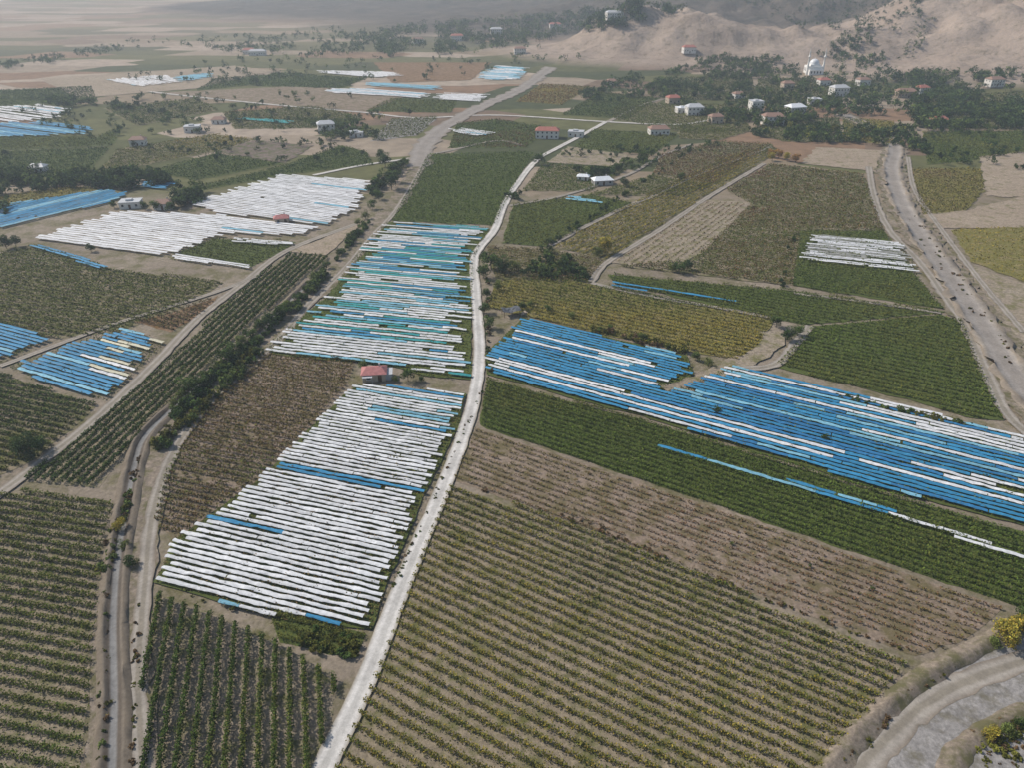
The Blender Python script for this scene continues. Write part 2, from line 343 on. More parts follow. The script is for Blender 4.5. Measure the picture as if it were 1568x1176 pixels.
# --- plastic covers
def c3(u,v,i):
    if v>938 and u>395: return BL if rng.random()<.8 else WH
    if (729<v<736 or 767<v<773 or 797<v<803 or 816<v<822): return BL if rng.random()<.7 else WH
    if v<662 and u>620 and rng.random()<.35: return LB if rng.random()<.5 else BL
    return WH if rng.random()<.99 else LB
P3=Gp([(545,590),(712,604),(702,655),(660,740),(628,810),(600,880),(570,968),(400,946),(240,892),(264,830),(390,742),(470,662)])
poly_sheet('field',P3,S_grn); covers(P3,D(*RF3),1.36,c3,w=.88,trim=2.5,nsub=(1,3),under=[DK,OL,BR],ptrim=.6)
def c5(u,v,i):
    n=vn(np.array(u/50.),np.array(v/16.),3)*.8+rng.normal()*.22+.1
    bias=(u-560)/400.
    if v>500: bias-=.2
    t=n+bias*.5
    if t<.60: return WH
    if t<.74: return LB
    if t<.88: return TE if rng.random()<.5 else BL
    return TE if rng.random()<.5 else BL
P5=Gp([(592,340),(750,350),(735,378),(724,400),(722,582),(650,578),(600,562),(398,541),(440,505),(500,455),(560,372)])
poly_sheet('field',P5,S_grn); covers(P5,D((400,538),(650,566)),1.75,c5,w=1.12,trim=8,nsub=(2,4),skip=.05,under=[GR,OL,LG])
def c13(u,v,i):
    lo=572+(u-745)*.275
    if u<1060 and v>lo-32: return WH if rng.random()<.75 else BL
    pw=.04
    if u>1120 and v<590+(u-1115)*.26: pw=.3
    if u>1250: pw+=.14
    if u>1350 and v>650: pw+=.15
    r=rng.random()
    return WH if r<pw else (LB if r<pw+.12 else (BL if r<.9 else DB))
P13=Gp([(742,545),(800,487),(900,510),(1050,545),(1062,575),(1012,600),(1040,597),(1115,563),(1330,610),(1568,672),(1700,700),(1700,840),(1568,806),(1300,738),(1010,647),(745,574)])
poly_sheet('field',P13,S_grn); covers(P13,D((745,572),(1010,645)),1.55,c13,w=1.08,trim=4,nsub=(3,6),skip=.015,under=[GR,OL,DK])
P=Gp([(1005,681),(1370,788),(1600,866),(1600,872),(1365,797),(1005,686)]); covers(P,D((1005,682),(1370,790)),1.3,lambda u,v,i: WH if u>1360 else (BL if rng.random()<.6 else LB),w=1.0,trim=1,nsub=(3,6))
def cw(u,v,i): return WH if rng.random()<.98 else LB
for L_,dr,f,sk in [([(288,312),(430,268),(572,277),(548,322),(500,346),(335,327)],((290,315),(500,345)),cw,.02),
 ([(48,366),(180,324),(335,330),(492,350),(470,362),(350,360),(262,394)],((60,365),(262,392)),cw,.02),
 ([(262,390),(385,408),(385,414),(258,397)],((262,392),(385,411)),cw,0),([(360,366),(450,372),(450,378),(355,372)],((360,368),(450,375)),cw,0),
 ([(-150,480),(0,494),(82,521),(0,557),(-150,590)],((0,500),(80,521)),lambda u,v,i: BL if rng.random()<.85 else LB,.03),
 ([(8,566),(178,504),(256,524),(215,565),(163,617)],((10,568),(163,614)),lambda u,v,i: (CR if rng.random()<.7 else WH) if u>165 and 520<v<590 and rng.random()<.75 else (BL if rng.random()<.85 else LB),.03),
 ([(45,377),(60,375),(170,410),(160,416)],((45,378),(165,413)),lambda u,v,i:BL,0),
 ([(-100,330),(160,291),(205,296),(180,308),(0,350),(-100,370)],((0,330),(160,292)),lambda u,v,i:BL if rng.random()<.8 else LB,.02),
 ([(205,285),(250,272),(275,276),(262,292)],((205,285),(262,291)),lambda u,v,i:BL,0),
 ([(1222,398),(1242,360),(1382,374),(1408,419)],((1222,398),(1405,418)),lambda u,v,i:WH if v>392 or rng.random()<.4 else (.38,.38,.35),.12),
 ([(938,434),(1128,463),(1128,468),(930,440)],((938,435),(1128,465)),lambda u,v,i:BL if rng.random()<.6 else LB,.2),
 ([(485,108),(600,110),(618,116),(580,119),(490,112)],((485,108),(600,116)),cw,0),
 ([(495,136),(560,136),(664,144),(655,151),(500,142)],((495,137),(655,148)),lambda u,v,i:WH if rng.random()<.7 else LB,0),
 ([(560,126),(680,133),(676,139),(560,131)],((560,128),(678,136)),lambda u,v,i:LB,.1),
 ([(668,142),(752,145),(735,156),(662,152)],((662,150),(735,154)),cw,.05),
 ([(735,112),(760,100),(812,104),(795,123),(730,122)],((735,118),(795,122)),lambda u,v,i:WH if rng.random()<.45 else LB,.05),
 ([(-60,190),(60,186),(152,196),(130,207),(-60,212)],((0,190),(130,206)),lambda u,v,i:BL if rng.random()<.75 else LB,.05),
 ([(-60,168),(60,160),(112,168),(90,182),(30,188),(-60,182)],((0,168),(90,180)),cw,.1),
 ([(160,122),(260,114),(275,126),(215,133)],((160,122),(215,131)),cw,.1),([(262,118),(332,110),(325,119),(275,126)],((262,118),(325,118)),lambda u,v,i:LB,.1),
 ([(362,180),(455,186),(450,190),(362,184)],((362,180),(455,188)),lambda u,v,i:TE,0),
 ([(676,200),(700,196),(760,204),(740,210)],((676,200),(740,209)),lambda u,v,i:WH if rng.random()<.8 else LB,0),
 ([(860,300),(925,306),(925,312),(860,306)],((860,302),(925,309)),lambda u,v,i:LB,.2)]:
    P=Gp(L_); dist=np.linalg.norm(P.mean(0)); covers(P,D(*dr),1.6 if dist<330 else 2.2,f,w=1.12 if dist<260 else (1.2 if dist<330 else 1.75),trim=4 if dist<330 else (5 if dist<500 else 10),nsub=(1,3),skip=sk,under=[GR,OL] if dist<330 else None)
# ------------------------------------------------------------ ribbons (tracks, stream)
def spline(P,step):
    out=[]; Q=np.concatenate([[2*P[0]-P[1]],P,[2*P[-1]-P[-2]]])
    for k in range(1,len(Q)-2):
        a,b,c,d=Q[k-1:k+3]; n=max(2,int(np.linalg.norm(c-b)/step))
        for t in np.arange(n)/n:
            out.append(.5*((2*b)+(c-a)*t+(2*a-5*b+4*c-d)*t*t+(-a+3*b-3*c+d)*t**3))
    out.append(P[-1]); return np.array(out)
def ribbon(name,Lp,width,mat,prof=None,edge=.25,step=1.2,z=None,rough=0.):
    C=spline(Gp(Lp),step); t=np.gradient(C,axis=0); t/=np.linalg.norm(t,axis=1,keepdims=True); n=np.stack([-t[:,1],t[:,0]],-1)
    if prof is None: prof=[(-1,0),(-.5,.0),(0,.0),(.5,.0),(1,0)]
    z=z or nz()+.02; m=len(C); s=np.arange(m)*step; pts=[];at=[]
    for q,(o,h) in enumerate(prof):
        e=(fbm(s/3.,np.full(m,q*9.1),60,3)-.5)*2*edge*(1 if abs(o)>.9 else .4)
        w=(width/2*o+e*(1 if o>=0 else -1))
        hh=h*(1+rough*(fbm(s/4.,np.full(m,q*5.),61,3)-.5)*2)
        pts.append(np.column_stack([C+n*w[:,None],z+hh*np.ones(m)])); at.append(np.full(m,o))
    K=len(prof); V=np.stack(pts,1).reshape(-1,3); A=np.stack(at,1).ravel()
    i,j=np.meshgrid(np.arange(m-1),np.arange(K-1),indexing='ij')
    F=np.stack([i*K+j,i*K+j+1,(i+1)*K+j+1,(i+1)*K+j],-1).reshape(-1,4)
    a,b,c=V[F[0,0]],V[F[0,1]],V[F[0,2]]
    if np.cross(b-a,c-b)[2]<0: F=F[:,::-1]
    return mk(name,V,F,mat,smooth=True,fattr=A)
def track_mat(name,c1,c2,rut,verge):
    m,nt,bs=newmat(name); p=pos(nt); a=nt.nodes.new('ShaderNodeAttribute'); a.attribute_name='across'
    ab=nt.nodes.new('ShaderNodeMath'); ab.operation='ABSOLUTE'; nt.links.new(a.outputs['Fac'],ab.inputs[0])
    r=ramp(nt,ab.outputs[0],[(0,c1),(.2,c1),(.42,rut),(.62,rut),(.85,c2),(1,verge)])
    f=ramp(nt,noise(nt,p,1.6,9,.75),[(.3,(.70,)*3),(.7,(1.15,)*3)])
    g=ramp(nt,noise(nt,p,.15,7,.65),[(.3,(.78,)*3),(.7,(1.12,)*3)])
    c=mix(nt,mix(nt,r,f,1.,'MULTIPLY'),g,1.,'MULTIPLY'); nt.links.new(c,bs.inputs['Base Color']); bs.inputs['Roughness'].default_value=.95
    bs.inputs['Specular IOR Level'].default_value=.1; bump(nt,noise(nt,p,2.5,6,.7),bs,.5,.08); return m
M_road=track_mat('gravel_road',(.50,.48,.445),(.46,.43,.385),(.62,.595,.555),(.32,.28,.215))
M_dirt=track_mat('dirt_track',(.26,.23,.185),(.27,.235,.195),(.35,.315,.27),(.24,.20,.155))
M_grav=track_mat('river_gravel',(.28,.25,.22),(.265,.235,.20),(.31,.28,.25),(.25,.21,.165))
M_bank=soil((.21,.17,.13),(.29,.24,.19),(.12,.11,.055),.5)
M_mud=track_mat('stream_mud',(.23,.225,.215),(.19,.16,.125),(.12,.10,.08),(.20,.165,.125))
BANK=[(185,1230),(188,1050),(186,950),(200,870),(214,790),(236,700),(285,636),(345,580),(410,525),(450,478),(500,432),(540,388),(572,345),(606,312),(632,270),(648,243)]
ribbon('dirt_bank',BANK,9,M_bank,edge=1.2,step=2)
ribbon('stream_channel',[(170,1230),(176,1080),(174,960),(180,870),(192,790),(208,710),(222,672),(262,630),(320,578),(388,524),(428,478),(478,432)],3.3,M_mud,
   prof=[(-1.5,.03),(-1.05,.7),(-.75,.6),(-.5,.1),(0,.02),(.5,.1),(.75,.6),(1.05,.65),(1.6,.03)],edge=.35,rough=.9)
ribbon('dirt_track',[(225,1230),(212,1050),(222,900),(236,780),(268,690),(320,620),(372,570),(428,520),(470,470),(530,410),(570,362),(604,325),(636,275),(655,238)],2.8,M_dirt,edge=.5)
ribbon('dirt_track',[(-150,860),(0,757),(60,712),(150,640),(240,555),(300,492),(370,436),(440,384),(545,343)],3.2,M_dirt,edge=.35)
ribbon('dirt_track',[(0,562),(90,528),(190,492),(330,448),(400,420)],2.2,M_dirt)
ribbon('gravel_road',[(470,1240),(497,1176),(560,1045),(600,940),(640,840),(680,745),(712,660),(728,600),(734,540),(731,480),(726,400),(736,378),(758,350),(774,310),(800,270),(824,243),(852,227),(890,207),(928,186)],3.6,M_road,edge=.22)
ribbon('dirt_track',[(620,243),(680,232),(760,215),(800,222)],3,M_dirt,step=3)
ribbon('dirt_track',[(480,268),(560,252),(650,240)],3,M_road,step=3)
ribbon('gravel_road',[(230,140),(300,148),(440,162),(560,172),(640,180),(760,176),(928,186),(1040,190),(1100,180)],3.6,M_road,step=4,edge=.6)
ribbon('dirt_track',[(930,186),(1000,155),(1100,140),(1200,125)],3.5,M_dirt,step=4,edge=.6)
ribbon('riverbed',[(640,255),(655,215),(700,182),(755,155),(800,135),(840,105),(872,78),(885,62)],14,M_grav,step=6,edge=4)
ribbon('dirt_track',[(905,432),(930,402),(1010,352),(1090,298),(1170,250)],2.8,M_dirt,step=2,edge=.5)
ribbon('dirt_track',[(842,376),(900,345),(960,316),(1010,296),(1080,262),(1180,225)],2.6,M_dirt,step=2,edge=.5)
ribbon('dirt_track',[(780,315),(860,300),(960,268),(1010,240),(1060,220)],2.2,M_dirt,step=3)
ribbon('dirt_track',[(905,434),(1000,455),(1100,472),(1185,488)],2.2,M_dirt,edge=.5)
ribbon('dirt_bank',[(1020,600),(1080,583),(1120,560),(1160,545),(1185,520),(1180,508)],6,S_tan,edge=1.5)
ribbon('dirt_track',[(1240,500),(1215,530),(1185,560),(1130,566)],3,M_dirt,edge=.8)
ribbon('dirt_track',[(1215,450),(1300,460),(1440,480)],1.8,M_dirt,edge=.4)
RV=[(1290,175),(1330,195),(1368,222),(1365,262),(1380,310),(1415,370),(1465,440),(1515,515),(1560,585),(1640,680)]
ribbon('dirt_bank',RV,15,M_bank,edge=3,step=2.5)
ribbon('riverbed',RV,8.5,M_grav,edge=2.5,step=2.5,prof=[(-1.15,.03),(-1,.6),(-.8,.12),(-.3,.04),(0,.03),(.4,.06),(.8,.2),(1,.8),(1.2,.03)],rough=.9)
ribbon('dirt_track',[(1330,255),(1338,300),(1360,350),(1410,405),(1450,460),(1478,500),(1510,570),(1545,640),(1620,700)],3.5,M_dirt,edge=.8,step=2)
ribbon('dirt_track',[(1390,240),(1400,290),(1440,350),(1500,430),(1568,510)],2.6,M_dirt,edge=.6,step=2)
poly_sheet('riverbed',Gp([(1700,945),(1568,978),(1490,1002),(1420,1050),(1340,1120),(1270,1210),(1700,1210)]),S_gry,jit=1)
ribbon('dirt_bank',[(1250,1210),(1320,1120),(1400,1050),(1480,1003),(1560,965),(1700,925)],3.5,M_bank,prof=[(-1,.02),(-.5,.5),(0,.9),(.4,.7),(1,.03)],edge=.7,rough=.8)
ribbon('dirt_track',[(1290,1210),(1370,1120),(1450,1060),(1568,1015),(1700,980)],4,M_dirt,edge=.8)
ribbon('dirt_track',[(1440,1210),(1480,1140),(1568,1090),(1700,1060)],3,M_bank,edge=.9,prof=[(-1,.02),(-.4,.6),(.3,.5),(1,.03)])
# ------------------------------------------------------------ trees
def crown(h,w,N,size,pal,nclump=9):
    cl=[]; 
    for q in range(nclump):
        a=rng.uniform(0,6.28); r=w*.36*math.sqrt(rng.random()); zz=h*(.36+.5*rng.random()); cl.append((r*math.cos(a),r*math.sin(a),zz,w*rng.uniform(.14,.27)))
    cl=np.array(cl); k=rng.integers(0,nclump,N); d=rng.normal(size=(N,3)); d/=np.linalg.norm(d,axis=1,keepdims=True)
    rad=cl[k,3]*rng.uniform(.45,1.12,N)**.7; C=cl[k,:3]+d*rad[:,None]*[1,1,.85]
    V,F=leaves(C,np.full(N,size),up=.3); pal=np.array(pal)
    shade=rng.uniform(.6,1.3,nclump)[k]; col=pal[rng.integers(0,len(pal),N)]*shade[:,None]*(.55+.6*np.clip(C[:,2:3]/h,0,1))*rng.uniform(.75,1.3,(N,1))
    return V,F,col,cl
def limb(a,b,r0,r1,n=6):
    a=np.array(a,float); b=np.array(b,float); d=b-a; d/=np.linalg.norm(d); x=np.cross(d,[.3,.8,.1]); x/=np.linalg.norm(x); y=np.cross(d,x)
    an=np.arange(n)*2*np.pi/n; r=np.cos(an)[:,None]*x+np.sin(an)[:,None]*y
    V=np.concatenate([a+r*r0,b+r*r1]); F=[[k,(k+1)%n,n+(k+1)%n,n+k] for k in range(n)]; return V,np.array(F)
def tree_mesh(name,pal,h=6,w=6,N=1500,size=.40,nclump=13):
    V,F,col,cl=crown(h,w,N,size,pal,nclump); Vs=[V];Fs=[F];cs=[col];mi=[np.zeros(len(F),int)];off=len(V)
    def add(v,f):
        nonlocal off
        Vs.append(v);Fs.append(f+off);off+=len(v);cs.append(np.full((len(f),3),.08));mi.append(np.ones(len(f),int))
    add(*limb((0,0,-.2),(0.1,0,h*.42),.05*h*.55,.03*h*.5))
    for c in cl[:7]: add(*limb((.05,0,h*.3),c[:3],.014*h,.005*h,5))
    o=mk(name,np.concatenate(Vs),np.concatenate(Fs),[M_leaf,M_bark],facecol=np.concatenate(cs),matidx=np.concatenate(mi))
    me=o.data; bpy.data.objects.remove(o); return me
TG=[(.085,.13,.032),(.055,.095,.024),(.125,.16,.048)]; TD=[(.05,.08,.024),(.065,.10,.032)]; TY=[(.36,.30,.05),(.22,.22,.045),(.42,.30,.05)]; TO=[(.38,.19,.04),(.27,.12,.04),(.2,.17,.05)]; TL=[(.13,.17,.045),(.16,.18,.05)]
tm={'g':[tree_mesh('tree_g',TG) for _ in range(4)],'d':[tree_mesh('tree_d',TD) for _ in range(3)],'y':[tree_mesh('tree_y',TY) for _ in range(2)],'o':[tree_mesh('tree_o',TO)],'l':[tree_mesh('tree_l',TL) for _ in range(2)]}
def tree(u,v,h,k='g',name=None,sq=1.):
    x,y,z=[float(a[0]) for a in T(u,v)]
    o=bpy.data.objects.new(name or ('shrub' if h<2.6 else 'broadleaf_tree'),random.choice(tm[k])); sc.collection.objects.link(o)
    s=h/6; o.location=(x,y,z); o.scale=(s*random.uniform(.9,1.2)*sq,s*random.uniform(.9,1.2)*sq,s); o.rotation_euler=(0,0,random.uniform(0,6.28))
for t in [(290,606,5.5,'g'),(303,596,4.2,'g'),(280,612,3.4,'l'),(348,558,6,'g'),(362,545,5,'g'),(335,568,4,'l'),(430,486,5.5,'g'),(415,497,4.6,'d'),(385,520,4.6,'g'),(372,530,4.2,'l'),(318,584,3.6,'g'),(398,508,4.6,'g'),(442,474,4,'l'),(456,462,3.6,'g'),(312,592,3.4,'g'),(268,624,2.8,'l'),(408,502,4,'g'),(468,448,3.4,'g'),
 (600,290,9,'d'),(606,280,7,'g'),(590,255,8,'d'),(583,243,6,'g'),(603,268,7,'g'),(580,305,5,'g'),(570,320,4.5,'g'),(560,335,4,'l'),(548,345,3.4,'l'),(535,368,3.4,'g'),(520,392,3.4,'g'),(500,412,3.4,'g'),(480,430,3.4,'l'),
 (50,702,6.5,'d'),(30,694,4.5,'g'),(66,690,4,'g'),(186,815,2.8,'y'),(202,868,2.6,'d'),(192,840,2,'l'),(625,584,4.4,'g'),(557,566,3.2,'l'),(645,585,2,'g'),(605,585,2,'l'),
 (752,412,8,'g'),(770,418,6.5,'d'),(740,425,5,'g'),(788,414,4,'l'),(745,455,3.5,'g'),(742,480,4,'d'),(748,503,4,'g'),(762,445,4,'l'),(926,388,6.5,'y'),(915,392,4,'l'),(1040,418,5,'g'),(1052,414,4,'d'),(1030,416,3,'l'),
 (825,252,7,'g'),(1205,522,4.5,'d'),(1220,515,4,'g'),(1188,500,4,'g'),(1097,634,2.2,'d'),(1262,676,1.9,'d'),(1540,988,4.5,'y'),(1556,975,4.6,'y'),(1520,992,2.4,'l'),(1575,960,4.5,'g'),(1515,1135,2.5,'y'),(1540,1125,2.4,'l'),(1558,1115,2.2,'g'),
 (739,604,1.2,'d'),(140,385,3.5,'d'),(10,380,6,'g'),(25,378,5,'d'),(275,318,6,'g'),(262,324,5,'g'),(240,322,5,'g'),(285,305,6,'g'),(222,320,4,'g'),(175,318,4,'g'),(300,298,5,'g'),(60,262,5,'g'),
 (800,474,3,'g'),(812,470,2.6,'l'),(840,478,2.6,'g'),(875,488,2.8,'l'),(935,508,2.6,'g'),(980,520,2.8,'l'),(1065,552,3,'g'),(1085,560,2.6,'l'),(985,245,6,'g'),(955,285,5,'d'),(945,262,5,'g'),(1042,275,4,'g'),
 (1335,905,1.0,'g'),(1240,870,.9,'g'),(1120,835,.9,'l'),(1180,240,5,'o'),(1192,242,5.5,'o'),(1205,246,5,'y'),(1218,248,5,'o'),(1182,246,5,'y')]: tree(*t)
def mass(name,spec):
    C=[];col=[];S=[];TV=[];TF=[];off=0
    for poly,n,(h0,h1),pal in spec:
        P=np.array(poly,float); lo,hi=P.min(0),P.max(0); pts=[]
        while len(pts)<n:
            q=rng.uniform(lo,hi,(n*4,2)); ins=np.zeros(len(q),bool); j=len(P)-1
            for i in range(len(P)):
                c=((P[i,1]>q[:,1])!=(P[j,1]>q[:,1]))&(q[:,0]<(P[j,0]-P[i,0])*(q[:,1]-P[i,1])/(P[j,1]-P[i,1]+1e-9)+P[i,0]); ins^=c; j=i
            q=q[ins]; q=q[vn(q[:,0]/22,q[:,1]/7,77)>.34] if n>60 else q
            if len(q)==0: break
            pts+=list(q)
        q=np.array(pts[:n]); x,y,z=T(q[:,0],q[:,1]); pal=np.array(pal)
        for k in range(len(x)):
            h=rng.uniform(h0,h1); dist=math.hypot(x[k],y[k]); N=int(np.clip(60000/dist,34,200)); w=h*rng.uniform(.42,.65)
            nc=5; cc=rng.normal(size=(nc,3))*[w*.45,w*.45,h*.13]+[0,0,h*.55]; ki=rng.integers(0,nc,N); d=rng.normal(size=(N,3)); d/=np.linalg.norm(d,axis=1,keepdims=True)
            c=cc[ki]+d*w*.5*rng.uniform(.4,1,(N,1)); c[:,2]=np.maximum(c[:,2],.15); C.append(c+[x[k],y[k],z[k]])
            S.append(np.full(N,min(1.7,.1+h*.17))); base=pal[rng.integers(0,len(pal))]*rng.uniform(.7,1.25)
            col.append(base*rng.uniform(.7,1.3,(N,1))*rng.uniform(.6,1.2,nc)[ki][:,None])
            v,f=limb((x[k],y[k],z[k]-.3),(x[k],y[k],z[k]+h*.5),.04*h*.6,.02*h*.6,4); TV.append(v);TF.append(f+off);off+=len(v)
    C=np.concatenate(C);V,F=leaves(C,np.concatenate(S),up=.4); c=np.concatenate(col)
    TV=np.concatenate(TV);TF=np.concatenate(TF)
    mk(name,np.concatenate([V,TV]),np.concatenate([F,TF+len(V)]),[M_leaf,M_bark],facecol=np.concatenate([c,np.full((len(TF),3),.08)]),matidx=np.concatenate([np.zeros(len(F),int),np.ones(len(TF),int)]))
A_=[TG[0],TG[1],TD[0],TD[1],TL[0]]; 
mass('distant_trees',[
 ([(1000,120),(1110,85),(1200,112),(1350,118),(1568,125),(1700,130),(1700,200),(1568,198),(1420,200),(1380,175),(1300,178),(1200,195),(1100,195),(1010,150)],1250,(3.5,8),A_),
 ([(880,150),(960,110),(1050,110),(1010,150),(930,160)],160,(4,7),A_),([(1060,95),(1190,90),(1230,115),(1100,122)],150,(4,8),A_),
 ([(520,60),(640,40),(800,30),(1000,12),(1060,20),(960,45),(880,55),(740,78),(600,88)],1100,(6,12),A_),
 ([(1290,20),(1340,60),(1360,110),(1300,115),(1240,95),(1290,60)],110,(4,8),A_),([(1130,0),(1300,5),(1420,0),(1400,50),(1200,45)],350,(3,6),[TD[0],TD[1],TG[1]]),
 ([(1340,110),(1568,112),(1568,130),(1380,128)],140,(4,8),A_),([(1410,20),(1440,20),(1400,90),(1370,100)],30,(3,6),A_),
 ([(300,60),(520,45),(560,80),(460,90),(330,80)],200,(5,9),A_),([(0,100),(220,62),(500,72),(500,78),(230,72),(0,110)],160,(4,8),A_),
 ([(0,262),(125,272),(215,262),(280,280),(190,292),(100,290),(0,300)],230,(3,7),A_),
 ([(60,155),(220,150),(210,168),(90,165)],80,(3,7),A_),([(-60,240),(20,238),(20,330),(-60,330)],30,(4,7),A_),
 ([(480,200),(560,190),(575,212),(500,215)],50,(3,7),A_),([(270,290),(300,285),(310,310),(270,320)],20,(4,7),A_),
 ([(880,262),(1000,240),(1010,252),(890,275)],46,(2.5,5),A_),([(770,300),(800,290),(790,312)],6,(2,4),A_),([(850,228),(1050,225),(1120,215),(1120,222),(1040,240),(850,240)],40,(2,4.5),A_),
 ([(1130,200),(1400,195),(1420,240),(1380,225),(1180,215)],190,(3,7),A_+[TY[1]]),([(1400,150),(1568,150),(1568,260),(1430,255)],90,(2.5,5),A_),
 ([(1390,130),(1568,150),(1568,200),(1400,200)],260,(4,8),A_),
 ([(1050,235),(1060,232),(850,375),(840,372)],40,(1.5,3.2),A_),([(840,380),(848,384),(905,430),(890,430),(800,425)],60,(2,3.8),A_),([(1190,440),(1215,350),(1222,352),(1200,442)],12,(1,2),A_),
 ([(900,500),(1060,540),(1050,544),(900,508)],30,(1.2,2.6),[TL[0],OL,BR]),([(1280,608),(1520,662),(1520,668),(1280,614)],36,(1.,2.),[TL[0],OL,TG[0]]),
 ([(560,300),(620,245),(626,250),(570,305)],30,(3,6),A_),([(440,480),(560,340),(566,343),(450,484)],90,(1.6,3.4),[TL[0],TG[0],TG[1]]),
 ([(150,880),(215,700),(226,700),(168,880)],46,(.7,1.7),[BR,TL[0],OL]),([(235,690),(390,540),(402,545),(250,695)],90,(1.4,3),[TL[0],TG[0],OL]),([(262,640),(450,466),(456,470),(274,646)],100,(1.4,3.4),[TL[0],TG[0],TG[1]]),
 ([(150,1176),(160,900),(168,900),(164,1176)],40,(.5,1.2),[BR,OL,TL[0]]),([(200,1176),(206,920),(214,920),(208,1176)],26,(.4,.9),[BR,OL]),
 ([(600,900),(735,600),(739,602),(606,902)],60,(.3,.7),[BR,OL,TL[0]]),([(745,580),(742,400),(748,400),(752,580)],36,(.5,1.6),[BR,OL,TL[0],TG[0]]),
 ([(1270,1176),(1400,1045),(1500,995),(1505,1003),(1410,1055),(1290,1176)],110,(.5,1.1),[BR,OL,BR]),([(1480,1130),(1568,1085),(1568,1176),(1500,1176)],110,(.4,1.1),[BR,OL,TY[1]]),
 ([(1380,330),(1400,330),(1490,450),(1560,560),(1545,560),(1470,455)],50,(.5,1.3),[BR,OL]),
 ([(700,740),(900,800),(1100,888),(1380,995),(1380,1000),(1100,894),(900,808)],60,(.4,.8),[BR,OL,BR]),
 ([(400,80),(560,70),(900,70),(900,90),(600,130),(160,130)],140,(4,8),A_),([(0,150),(500,140),(640,175),(560,195),(100,215)],150,(3,6),A_),([(150,215),(560,215),(570,240),(300,262)],40,(2.5,5),A_),
 ([(480,965),(550,985),(545,1010),(440,990)],30,(.9,1.7),[TG[0],OL]),([(350,900),(240,905),(300,930),(420,975)],14,(.4,.9),[OL,BR])])
# ------------------------------------------------------------ buildings
def box(x0,x1,y0,y1,z0,z1):
    V=[(x0,y0,z0),(x1,y0,z0),(x1,y1,z0),(x0,y1,z0),(x0,y0,z1),(x1,y0,z1),(x1,y1,z1),(x0,y1,z1)]
    return np.array(V,float),np.array([(0,3,2,1),(4,5,6,7),(0,1,5,4),(1,2,6,5),(2,3,7,6),(3,0,4,7)])
def boxes(name,Bs,mat,parent):
    V=[];F=[];o=0
    for b in Bs: v,f=box(*b); V.append(v);F.append(f+o);o+=8
    return mk(name,np.concatenate(V),np.concatenate(F),mat,parent=parent)
WM={'w':plain('wall_white_render',(.62,.60,.56)),'t':plain('wall_tan_render',(.42,.34,.26)),'g':plain('wall_block',(.38,.36,.34)),'p':plain('wall_pink',(.48,.30,.25))}
RM={'r':plain('roof_red_tile',(.33,.12,.09),.8,.2,1.5),'p':plain('roof_faded_red',(.38,.15,.14),.8,.25,1.5),'g':plain('roof_grey_metal',(.46,.47,.48),.5),'w':plain('roof_white_metal',(.72,.74,.76),.5),'b':plain('roof_brown_tile',(.25,.15,.11))}
M_win=plain('window_glass',(.03,.035,.045),.15); M_door=plain('door_wood',(.10,.055,.03)); 
def house(name,u,v,w,d,h,wall='w',roof='r',rot=0.,flat=False,floors=1):
    x,y,z=[float(a[0]) for a in T(u,v)]
    e=bpy.data.objects.new(name,None); sc.collection.objects.link(e); e.location=(x,y,z); e.rotation_euler=(0,0,rot)
    boxes('walls',[(-w/2,w/2,-d/2,d/2,-.5,h)],WM[wall],e)
    if flat: boxes('roof',[(-w/2-.25,w/2+.25,-d/2-.25,d/2+.25,h+.002,h+.22),(-w*.2,w*.1,-d*.2,d*.2,h+.222,h+1.0)],RM[roof],e)
    else:
        o=.45; r=h+.22*d+.3; b=h+.003
        V=[(-w/2-o,-d/2-o,b),(w/2+o,-d/2-o,b),(w/2+o,d/2+o,b),(-w/2-o,d/2+o,b),(-w/2-o,-d/2-o,b+.12),(w/2+o,-d/2-o,b+.12),(w/2+o,d/2+o,b+.12),(-w/2-o,d/2+o,b+.12),(-w/2+d*.25,0,r),(w/2-d*.25,0,r)]
        me=bpy.data.meshes.new('roof'); me.from_pydata(V,[],[(0,3,2,1),(0,1,5,4),(1,2,6,5),(2,3,7,6),(3,0,4,7),(4,5,9,8),(5,6,9),(6,7,8,9),(7,4,8)]); me.materials.append(RM[roof])
        ro=bpy.data.objects.new('roof',me); sc.collection.objects.link(ro); ro.parent=e
        boxes('chimney',[(w*.2,w*.2+.5,.6,1.1,h+.5,r+.6)],WM['g'],e)
    wins=[]; fr=[]; n=max(2,int(w/2.6)); fh=h/floors
    for fl in range(floors):
        zb=fl*fh+fh*.35
        for k in range(n):
            cx=-w/2+w*(k+.5)/n
            if fl==0 and k==n//2: continue
            for s in (-1,1):
                ys=(-d/2-.03,-d/2+.02) if s<0 else (d/2-.02,d/2+.03); wins.append((cx-.5,cx+.5,*ys,zb,zb+1.1))
                yf=(-d/2-.07,-d/2-.001) if s<0 else (d/2+.001,d/2+.07); fr.append((cx-.6,cx+.6,*yf,zb-.12,zb-.01))
        for cy in (-d*.22,d*.22): wins+= [(-w/2-.03,-w/2+.02,cy-.45,cy+.45,zb,zb+1.1),(w/2-.02,w/2+.03,cy-.45,cy+.45,zb,zb+1.1)]
    boxes('windows',wins,M_win,e); boxes('window_sills',fr,RM['w'],e); cx=-w/2+w*(n//2+.5)/n
    boxes('door',[(cx-.5,cx+.5,-d/2-.04,-d/2+.02,0,2.05)],M_door,e)
    return e
hh=house('farm_house',574,579,6.2,4.4,2.4,'t','p',.12)
boxes('porch',[(-3.1,-.4,-3.5,-2.203,2.1,2.2),(-3.05,-2.95,-3.4,-3.3,0,2.099),(-.55,-.45,-3.4,-3.3,0,2.099)],RM['g'],hh)
boxes('lean_to',[(3.103,4.8,-1.6,1.8,0,1.9),(3.106,5.0,-1.8,2.0,1.903,2.0)],RM['g'],hh)
